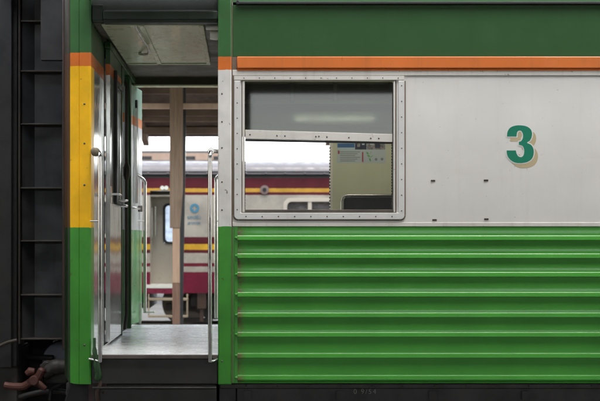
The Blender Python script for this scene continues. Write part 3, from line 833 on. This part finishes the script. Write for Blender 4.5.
m.box(gx0-.012, gx0+.003, YG-.012, YG+.15, PZ(341,YG)-.02, 3.75); m.box(gx1-.003, gx1+.012, YG-.012, YG+.15, PZ(341,YG)-.02, 3.75)
parts('rib', m, M['gang_edge'], gw, bevel=.003)
m = MB(); m.box(gx1+.013, XW-.152, YG+.02, YG+.10, .9, 3.75); m.box(gx1-.10, gx1+.12, .5, .56, PZ(60,.5), 3.8)
part('end_plate', m, M['black'], coach)

# --- coupler with rusty screw link, and the hoses
YC = .70
def W(px, py, y=YC): return (PX(px, y), y, PZ(py, y))
m = MB()
m.tube(catmull([W(68,366), W(61,366.5), W(54,367), W(48,371), W(44,376)], False, 4), [.05]*5+[.055]*4+[.05]*4+[.04]*4, 10)
m.prism([W(38,366)[::2], W(43,362)[::2], W(60,364)[::2], W(66,360)[::2], W(66,384)[::2], W(44,384)[::2]], YC+.05, YC+.16, 'y')
cp = part('coupler', m, paint('oily_iron', (.035,.030,.026), .6, var=.3, spots=.5), coach, bevel=.008, smooth=70)
m = MB(); m.tube([(PX(63,1.25), 1.25, PZ(362,1.25)), (PX(63,1.25), 1.30, PZ(362,1.25)), (PX(63,1.25), 1.40, PZ(362,1.25))], [.16,.17,.17], 28)
part('buffer_plate', m, paint('grey_blue_iron', (.20,.22,.27), .5, var=.15), coach, smooth=40)
m = MB()
m.tube(catmull([W(4,385), W(10,386), W(17,386.5), W(24,386), W(30,382), W(34,379)], False, 4), [.025]*4+[.026]*4+[.027]*4+[.028]*4+[.028]*5, 10)
m.prism([W(28,379)[::2], W(33,374)[::2], W(37,377)[::2], W(41,369)[::2], W(44,376)[::2], W(43,384)[::2], W(46,388)[::2], W(43,390)[::2], W(36,385)[::2], W(30,385)[::2]], YC-.03, YC+.03, 'y')
m.tube([W(33,385,YC-.05), W(38,378,YC-.05), W(42,370,YC-.05), W(43,368,YC-.05)], [.02,.03,.03,.018], 10)
m.tube([W(37,381,YC-.06), W(46,389,YC-.07)], [.022,.018], 8)
m.tube([W(26,374,YC-.02), W(30,371,YC-.02), W(35,371,YC-.02)], [.018,.03,.02], 10)
m.tube([(PX(36,YC),YC-.1,PZ(379,YC)), (PX(36,YC),YC+.1,PZ(379,YC))], .035, 12)
part('screw_link', m, M['rust'], cp, bevel=.005)
m = MB()
m.tube(catmull([W(66,392,.9), W(56,391,.9), W(40,392,.9), W(20,397,.9), W(8,403,.9)], False, 5), .02, 10)
m.tube(catmull([W(66,376,.8), W(60,384,.8), W(52,388,.8), W(50,400,.8)], False, 5), .016, 10)
m.tube([W(56,368,1.0), W(62,371,1.0)], .03, 10); m.tube([W(58,375,1.0), W(62,375.5,1.0)], .022, 10)
parts('hose', m, M['rubber'], cp, smooth=60)
m = MB(); m.box(PX(18,1.45), PX(53,1.45), 1.45, 1.9, PZ(373.5,1.45), PZ(340,1.45)); m.box(PX(-4,1.45), PX(66,1.45), 1.45, 1.7, PZ(401,1.45)-.1, PZ(374,1.45)); m.tube([W(24,356.5,1.2), W(54,357.5,1.2)], .02, 10)
part('buffer_beam', m, M['black'], coach, bevel=.01)

# ================================================================== NEIGHBOURING COACH (only its dark gangway shows)
nb = thing('railway_coach', (-9, 1.4, .285), 'dark gangway end of the next coach, at the left edge beside the ribbed steel box', 'train coach')
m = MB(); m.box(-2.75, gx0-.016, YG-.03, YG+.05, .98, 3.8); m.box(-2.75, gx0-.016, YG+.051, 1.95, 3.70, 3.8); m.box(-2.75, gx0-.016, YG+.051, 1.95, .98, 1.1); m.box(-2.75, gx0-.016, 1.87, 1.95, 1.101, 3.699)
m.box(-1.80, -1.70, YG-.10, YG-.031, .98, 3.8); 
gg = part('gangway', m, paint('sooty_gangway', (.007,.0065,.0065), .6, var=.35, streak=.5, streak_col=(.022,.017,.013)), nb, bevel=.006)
m = MB(); m.tube([W(-6,349,.7), W(0,345.5,.7), W(8,342,.7), W(17,340,.7)], .012, 12)
part('grab_rod', m, M['gang_edge'], nb, smooth=60)
m = MB(); m.box(-2.9, gx0-.02, .86, 1.3, .62, PZ(347,.86)); m.box(-17, -2.76, .1, 2.7, .62, .955)
part('buffer_beam', m, M['sole'], nb, bevel=.01)
m = MB(); m.grid_wall(-17, -2.75, Z_BOT, 3.5, .0, 2.8, [])
part('body', m, banded('neighbour_bands', [(0, GREEN, 0, .3), (Z_BELT, WHITE, 0, .4), (Z_OR0, ORANGE, 0, .4), (Z_OR1, DKGREEN, 0, .4)], .05, .2), nb)
m = MB(); m.prism(roof_prof(-.02, 2.82, 3.505, .42), -17, -2.76, 'x')
part('roof', m, M['dkgreen'], nb, smooth=40)
bogie(-5.4, 1.4, nb); bogie(-14.4, 1.4, nb)

# ================================================================== MAROON COACH ACROSS THE PLATFORM
YO = 14.25
oc = thing('railway_coach', (2, YO+1.4, .285), 'maroon and cream coach with yellow lines across the island platform', 'train coach')
def oz(py): return PZ(py, YO)
def ox(px): return PX(px, YO)
OX0, OX1 = -12.0, 10.5
DX0, DX1 = ox(150), ox(183)
opp = banded('maroon_coach_bands', [(0, (.17,.011,.036), 0, .3), (oz(272), (.40,.365,.315), 0, .35), (oz(266.5), (.15,.013,.03), 0, .3), (oz(263), (.40,.365,.315), 0, .35),
       (oz(253), (.10,.012,.02), 0, .3), (oz(249.7), (.66,.38,.03), 0, .4), (oz(244), (.10,.012,.02), 0, .3), (oz(237), (.40,.365,.315), 0, .35),
       (oz(195), (.10,.014,.022), 0, .3), (oz(192.2), (.52,.29,.045), 0, .4), (oz(188.3), (.095,.014,.022), 0, .3), (oz(178), (.045,.045,.048), 0, .4)], .05, .08)
owx = [(ox(285)+k*2.0, ox(285)+k*2.0+1.62) for k in range(0, 4)] + [(-3.9-k*2.0, -3.9-k*2.0+1.62) for k in range(4)]
WT, WB = oz(199.5), oz(236)
oholes = [(DX0, DX1, 0, oz(190.5))] + [(u0, u1, WB, WT) for (u0, u1) in owx]
m = MB(); m.grid_wall(OX0, OX1, oz(293), oz(172), YO, YO+.06, oholes)
part('body_side', m, opp, oc)
dh = [(ox(162.5), ox(162.5)+.50, oz(243), oz(203.5))]
m = MB(); m.grid_wall(OX0, OX1, oz(293), oz(172), YO+2.74, YO+2.80, [(DX0-.2, DX1+.2, 1.3, 3.0)])
part('far_side', m, opp, oc)
m = MB(); m.prism(roof_prof(YO-.03, YO+2.83, oz(171.5), .27), OX0, OX1, 'x')
part('roof', m, M['greyroof'], oc, smooth=40)
m = MB(); m.box(OX0, OX1, YO-.05, YO-.002, oz(174.5), oz(172.6))
for k in range(60): m.dome((OX0+.2+k*.37, YO-.05, oz(173.5)), .02, .012, 7)
part('rain_gutter', m, M['greyroof'], oc)
m = MB()
for u in (OX0, OX1-.06, DX0-.10, DX1+.02): m.box(u, u+.06, YO+.061, YO+2.739, oz(293), oz(174))
m.box(OX0+.06, OX1-.06, YO+.061, YO+2.739, oz(176), oz(172.4))
part('bulkhead', m, M['cream'], oc)
# vestibule: recessed door with its pane
m = MB(); m.grid_wall(DX0-.03, DX1+.02, oz(287), oz(190), YO+.42, YO+.46, dh)
od = part('door', m, M['cream'], oc, bevel=.004)
m = MB(); m.ring(rrect(dh[0][0]-.02, dh[0][1]+.02, dh[0][2]-.02, dh[0][3]+.02, .10), rrect(dh[0][0]+.025, dh[0][1]-.025, dh[0][2]+.025, dh[0][3]-.025, .07), YO+.40, YO+.47)
parts('gasket', m, M['rubber'], od)
m = MB(); m.box(dh[0][0], dh[0][1], YO+.435, YO+.445, dh[0][2], dh[0][3])
part('pane', m, M['glass_frost'], od)
m = MB(); m.box(DX0-.03, DX0+.01, YO+.10, YO+.419, oz(287), oz(195))
m.box(DX0, DX1, YO+.05, YO+.418, oz(196.4), oz(194.8))
part('door_frame', m, M['cream'], oc)
m = MB(); m.box(ox(151.5), ox(152.5), YO+.02, YO+.05, oz(240), oz(208)); m.tube([(ox(154),YO+.3,oz(236)),(ox(154),YO+.3,oz(206))], .02, 8)
part('handrail', m, M['chrome'], oc)
m = MB(); m.box(DX0-.1, DX1, YO-.02, YO+.6, oz(288), oz(284.5))
part('vestibule_floor', m, M['lamp_white'], oc)
m = MB(); m.box(DX0-.05, DX1+.02, YO-.015, YO+.05, oz(293.5), oz(288.3))
part('step_board', m, M['red'], oc)
m = MB()
for (z0, z1, yy) in ((300.4, 298.0, .28), (317.3, 315.2, .06)):
    m.box(ox(148), ox(188), YO-.02-(.0 if yy > .1 else .0), YO+yy, oz(z0), oz(z1))
m.box(ox(186.5), ox(188), YO-.015, YO+.03, oz(315), oz(294)); m.box(ox(148), ox(149.3), YO-.015, YO+.03, oz(315), oz(294))
part('steps', m, M['tan'], oc, bevel=.006)
# windows with cream dividers
for (u0, u1) in owx:
    m = MB(); m.ring(rrect(u0-.03, u1+.03, WB-.03, WT+.03, .13), rrect(u0+.04, u1-.04, WB+.04, WT-.04, .09), YO-.012, YO+.03)
    for k in (1, 2):
        u = u0+(u1-u0)*(.29, .29, .58)[k]; m.box(u-.035, u+.035, YO-.004, YO+.03, WB+.02, WT-.02)
    wo = part('window', m, paint('window_surround', (.55,.50,.43), .4, var=.04) if u0 == owx[0][0] else bpy.data.materials['window_surround'], oc)
    g = MB(); g.box(u0, u1, YO+.035, YO+.045, WB, WT); part('pane', g, M['glass_dark'], wo)
# round vent on the yellow line
m = MB(); c = (ox(264.5), oz(189.8))
m.tube([(c[0], YO+.02, c[1]), (c[0], YO-.03, c[1])], .085, 20); m.tube([(c[0], YO-.031, c[1]), (c[0], YO-.045, c[1])], .036, 16, 1)
part('side_lamp', m, [paint('lamp_ring', (.20,.15,.14), .4), M['rubber']], oc, smooth=40)
m = MB()
for px in (162.5, 166.5): m.tube([(ox(px),YO-.01,oz(188)),(ox(px),YO-.06,oz(188))], .04, 12)
parts('door_lamp', m, M['lamp_white'], oc, smooth=40)
# round blue emblem and lettering
m = MB(); cx, cz = ox(194.6), oz(208.2)
m.ring([(cx+.088*math.cos(2*PI*i/40), cz+.088*math.sin(2*PI*i/40)) for i in range(40)], [(cx+.052*math.cos(2*PI*i/40), cz+.052*math.sin(2*PI*i/40)) for i in range(40)], YO-.006, YO-.002)
for k in range(4):
    q = PI/2*k+PI/4; m.ring([(cx+.046*math.cos(q)+.017*math.cos(2*PI*i/14), cz+.046*math.sin(q)+.017*math.sin(2*PI*i/14)) for i in range(14)],
                       [(cx+.046*math.cos(q)+.001*math.cos(2*PI*i/14), cz+.046*math.sin(q)+.001*math.sin(2*PI*i/14)) for i in range(14)], YO-.0062, YO-.0022)
part('emblem', m, M['bluelogo'], oc)
text_mesh('รถปรับ', .095, M['bluelogo'], 'lettering', oc, (ox(194.2), YO-.003, oz(219)))
text_mesh('อากาศ', .095, M['bluelogo'], 'lettering', oc, (ox(194.2), YO-.003, oz(224.8)))
# underframe
m = MB(); m.box(OX0, ox(148), YO+.5, YO+2.3, .62, oz(293)-.01); m.box(ox(190), OX1, YO+.35, YO+2.4, .66, oz(293)-.01)
m.box(ox(197), ox(206), YO+.03, YO+.2, oz(309), oz(293.4), 1); m.box(ox(199.5), ox(203.5), YO+.06, YO+.16, oz(322), oz(309.2), 1)
m.box(ox(183), ox(212), YO+.3, YO+.4, oz(324), oz(319))
part('underframe', m, [M['sole'], M['endplate']], oc, bevel=.008)
bogie(ox(235), YO+1.4, oc); bogie(-9.4, YO+1.4, oc)

# ================================================================== ISLAND PLATFORM SHELTER AND POSTS
sh = thing('platform_shelter', (0, 8.4, .33), 'brown timber roofed shelter seen under the doorway head, over the island platform', 'shelter')
def roof_z(y): return 4.75 - abs(y-8.4)*.205
m = MB(); pr = [(5.6, roof_z(5.6)), (8.4, roof_z(8.4)), (12.75, roof_z(12.75))]
m.sheet(pr, -14, 14); m.sheet([(p[0], p[1]+.03) for p in pr], -14, 14); m.box(-14, 14, 12.75, 12.78, roof_z(12.75)-.10, roof_z(12.75)+.03)
part('roof', m, M['canopy'], sh)
m = MB()
for y in (5.7, 6.5, 7.5, 9.3, 10.4, 11.5, 12.5):
    m.box(-14, 14, y-.05, y+.05, roof_z(y)-.13, roof_z(y)-.01)
parts('purlin', m, M['brownbeam'], sh)
m = MB()
for i in range(17):
    x = -13.4+i*1.6+.48
    for s in (0, 1):
        y0, y1 = ((5.6, 8.4), (8.4, 12.7))[s]
        vs = [(x-.05, y0, roof_z(y0)-.135), (x+.05, y0, roof_z(y0)-.135), (x+.05, y1, roof_z(y1)-.135), (x-.05, y1, roof_z(y1)-.135)]
        vs += [(v[0], v[1], v[2]-.14) for v in vs]
        m.add(vs, [(0,1,2,3),(4,7,6,5),(0,4,5,1),(1,5,6,2),(2,6,7,3),(3,7,4,0)])
parts('rafter', m, M['brownbeam'], sh)
m = MB(); m.box(-14, 14, 8.52, 8.60, PZ(108.6,8.52), PZ(103.2,8.52))
part('tie_beam', m, M['pinkbeam'], sh, bevel=.006)
m = MB(); m.box(-14, 14, 11.2, 11.32, PZ(134,11.2), PZ(127,11.2)); m.box(-14, 14, 10.0, 10.1, PZ(121.5,10), PZ(117,10))
parts('eave_beam', m, M['brownbeam'], sh, bevel=.006)
yp = 8.25
def make_post(x):
    t = thing('wooden_post', (x, yp+.08, .33), 'weathered timber post with a pale lower half, standing in the doorway view', 'post')
    w = .095
    mb = MB()
    zj = PZ(228, yp)
    mb.add([(x-.09, yp, zj), (x+.045, yp, zj), (x+.085, yp, PZ(190,yp)), (x+.085, yp, PZ(82,yp)+.6), (x-.095, yp, PZ(82,yp)+.6), (x-.09, yp, PZ(130,yp)),
            (x-.09, yp+.16, zj), (x+.045, yp+.16, zj), (x+.085, yp+.16, PZ(190,yp)), (x+.085, yp+.16, PZ(82,yp)+.6), (x-.095, yp+.16, PZ(82,yp)+.6), (x-.09, yp+.16, PZ(130,yp))],
           [(0,1,2,3,4,5), (11,10,9,8,7,6), (0,6,7,1), (1,7,8,2), (2,8,9,3), (3,9,10,4), (4,10,11,5), (5,11,6,0)])
    part('upper_timber', mb, M['wood'], t, bevel=.006)
    mb = MB(); mb.box(x-.055, x+.042, yp+.02, yp+.14, PZ(283,yp), zj-.002)
    part('lower_timber', mb, M['wood_new'], t, bevel=.006)
    mb = MB(); mb.box(x-.056, x+.043, yp+.019, yp+.141, .33, PZ(283,yp)-.002)
    part('base_timber', mb, M['wood_dark'], t, bevel=.006)
    return t
post = make_post(PX(176.3, yp))
ys2 = 9.4
x = PX(182, ys2)
m = MB(); m.add([(x-.04, ys2, .33), (x+.0, ys2, .33), (x+.055, ys2, PZ(137,ys2)), (x+.055, ys2, roof_z(ys2)-.14), (x-.05, ys2, roof_z(ys2)-.14), (x-.04, ys2+.1, .33), (x+.0, ys2+.1, .33), (x+.055, ys2+.1, PZ(137,ys2)), (x+.055, ys2+.1, roof_z(ys2)-.14), (x-.05, ys2+.1, roof_z(ys2)-.14)],
                [(0,1,2,3,4), (9,8,7,6,5), (0,5,6,1), (1,6,7,2), (2,7,8,3), (3,8,9,4), (4,9,5,0)])
solo('steel_post', m, M['dkgrey'], 'thin dark post standing right behind the wooden post', 'post')

# ================================================================== FAR CANOPY WITH PEACH FASCIA
YF = 27.0
fc = thing('station_canopy', (-9, YF+2, -.02), 'distant canopy with a peach fascia beyond the maroon coach roof', 'canopy')
m = MB(); m.box(-30, PX(236, YF), YF, YF+.12, PZ(160.2,YF), PZ(153,YF))
part('fascia', m, M['peach'], fc)
m = MB(); m.box(-30, PX(236, YF), YF+.0, YF+6, PZ(152.8,YF), PZ(150.6,YF))
part('roof', m, M['dkgrey'], fc)
m = MB()
for i in range(14):
    xx = PX(150,YF)-15+i*1.3
    if xx > PX(225,YF): break
    m.box(xx, xx+.75, YF-.015, YF-.002, PZ(159.6,YF), PZ(156.3,YF))
parts('vent_opening', m, M['black'], fc)
for i in range(4):
    m = MB(); xx = -27+i*7.2; m.box(xx, xx+.25, YF+2, YF+2.25, -.02, PZ(153,YF)); part('post', m, M['peach'], fc)

# ================================================================== PALE BUILDING ADDED FAR BEHIND AS A BRIGHT BACKDROP FOR THE DOOR PANE
bd = thing('pane_backdrop_building', (-4, 47, -.02), 'pale rendered building added to brighten the door pane of the maroon coach', 'building')
m = MB(); m.grid_wall(-22, 14, -.02, 4.4, 45, 49, [(-20+k*3.0, -18.8+k*3.0, 3.0, 4.0) for k in range(11)])
part('wall', m, paint('pale_render', (.72,.75,.80), .8, var=.06, streak=.1), bd)
m = MB(); m.prism([(44.5,4.402),(49.5,4.402),(47,5.0)], -22.5, 14.5, 'x')
part('roof', m, M['pale_canopy'], bd)
# ================================================================== PLATFORM CANOPY THIS SIDE (overhead, behind the camera)
nc = thing('platform_canopy', (0, -6, .35), 'long flat platform canopy overhead on this side, out of the picture', 'canopy')
m = MB(); m.box(-40, 40, -13.0, -1.25, 4.55, 4.62)
part('roof', m, M['pale_canopy'], nc)
m = MB()
for i in range(5): m.box(-16+i*8-.1, -16+i*8+.1, -10.2, -10.0, .35, 4.54)
part('post', m, M['pale_canopy'], nc)

hb = thing('unseen_blocker_house', (0, -14, .35), 'unseen low brown house with doorways, added behind the platform canopy to block horizon light', 'building')  # unseen house added behind the camera to keep horizon light off the coach side
m = MB(); m.grid_wall(-40, 40, -.018, 3.3, -13.6, -13.3, [(-36+k*6.0, -34.6+k*6.0, .35, 2.6) for k in range(13)] + [(-33.6+k*6.0, -32.2+k*6.0, 1.3, 2.6) for k in range(12)])
part('wall', m, paint('blocker_wall', (.13,.105,.08), .8, var=.2), hb)
m = MB(); m.box(-40, 40, -18, -17.7, -.018, 3.3); m.box(-40, 40, -17.69, -13.601, .30, .36)
part('back_wall', m, paint('blocker_inner_wall', (.10,.09,.07), .8, var=.2), hb)
m = MB(); m.prism([(-13.1,3.302),(-18.2,3.302),(-15.6,4.0)], -40.5, 40.5, 'x')
part('roof', m, M['canopy'], hb)
# ================================================================== POSTER INSIDE THE COACH
yp2 = 2.7345
def iz(py): return PZ(py, yp2)
def ix(px): return PX(px, yp2)
pm = [paint('poster_paper', (.46,.52,.54), .4, .2, var=.05), paint('poster_blue', (.03,.12,.30), .4), paint('poster_sky', (.45,.55,.60), .4), paint('poster_navy', (.025,.03,.06), .4, var=.5, ns=30),
      paint('poster_grey', (.22,.20,.20), .4, var=.6, ns=40), paint('poster_red', (.35,.05,.05), .4), paint('poster_leaf', (.12,.35,.10), .4), paint('poster_ink', (.20,.22,.23), .5)]
m = MB()
m.box(ix(337), ix(385.5), yp2-.003, yp2-.0005, iz(163), iz(140.5))
def pr_(a, b, c, d, mi, k=1): m.box(ix(a), ix(b), yp2-.003-.0012*k, yp2-.0031-.0012*(k-1), iz(d), iz(c), mi)
pr_(337.4, 354.5, 140.9, 149.6, 2); pr_(337.4, 354.5, 143.6, 147.6, 1, 2); pr_(339, 344, 141.5, 142.8, 5, 2); pr_(346, 352, 141.4, 142.6, 5, 2)
pr_(355, 366.5, 140.9, 149.6, 3); pr_(357, 360, 143, 147, 4, 2); pr_(362, 364.5, 141.5, 145, 2, 2)
pr_(367, 385, 140.9, 149.6, 4); pr_(370, 374, 142, 145, 2, 2); pr_(375, 380, 143.5, 148, 3, 2); pr_(381, 384, 142, 146, 7, 2)
pr_(337.8, 339.6, 150.6, 154, 5); pr_(362, 363.3, 152, 162, 5)
for k in range(6): pr_(340, 360-(k % 3)*2.5, 151.6+k*1.8, 152.3+k*1.8, 7)
for (cx_, cy_) in ((376, 159.4), (382, 159.2)):
    m.tube([(ix(cx_), yp2-.0031, iz(cy_)), (ix(cx_), yp2-.0045, iz(cy_))], .012, 14, 7)
for (a0, b0, a1, b1) in ((366,152,369,154.5),(369,154.5,372,151.5),(367,155,370.5,157),(370,157.5,373,155.5),(369,158,371,161.5)):
    m.prism([(ix(a0), iz(b0)), (ix((a0+a1)/2+.5), iz((b0+b1)/2-.9)), (ix(a1), iz(b1)), (ix((a0+a1)/2-.5), iz((b0+b1)/2+.9))], yp2-.0045, yp2-.0031, 'y', 6)
solo('wall_poster', m, pm, 'pale poster with a strip of photos and a green leaf drawing, behind the open window', 'poster')

# ================================================================== CAMERA, SKY, SUN
cam = bpy.data.cameras.new('camera'); co = bpy.data.objects.new('camera', cam); link(co); sc.camera = co
co.location = (0, CAMY, CAMZ); co.rotation_euler = (R(90), 0, 0)
cam.sensor_width = 36; cam.lens = 36*F/600; cam.shift_x = 56/600; cam.shift_y = 41.5/600
cam.clip_start = .1; cam.clip_end = 2000
cam.dof.use_dof = True; cam.dof.focus_distance = 7.75; cam.dof.aperture_fstop = 4.0
w = bpy.data.worlds.new('World'); sc.world = w; w.use_nodes = True
nt = w.node_tree; bg = nt.nodes['Background']
sky = nt.nodes.new('ShaderNodeTexSky'); sky.sky_type = 'NISHITA'; sky.sun_disc = False
EL, AZ = 71, 155
sky.sun_elevation = R(EL); sky.sun_rotation = R(AZ); sky.dust_density = .6; sky.air_density = 1.4; sky.ozone_density = 1.0
hs = nt.nodes.new('ShaderNodeHueSaturation'); hs.inputs['Saturation'].default_value = .25
nt.links.new(sky.outputs[0], hs.inputs['Color']); nt.links.new(hs.outputs[0], bg.inputs[0]); bg.inputs[1].default_value = .15
sl = bpy.data.lights.new('sun', 'SUN'); so = bpy.data.objects.new('sun', sl); link(so)
sl.energy = .5; sl.angle = R(20); sl.color = (1, .95, .88)
d = Vector((math.sin(R(AZ))*math.cos(R(EL)), math.cos(R(AZ))*math.cos(R(EL)), math.sin(R(EL))))
so.rotation_euler = d.to_track_quat('Z', 'Y').to_euler()
so.location = (0, 0, 30)
v = sc.view_settings; v.view_transform = 'Standard'; v.look = 'None'; v.gamma = 1; v.use_curve_mapping = False
v.exposure = 2.2
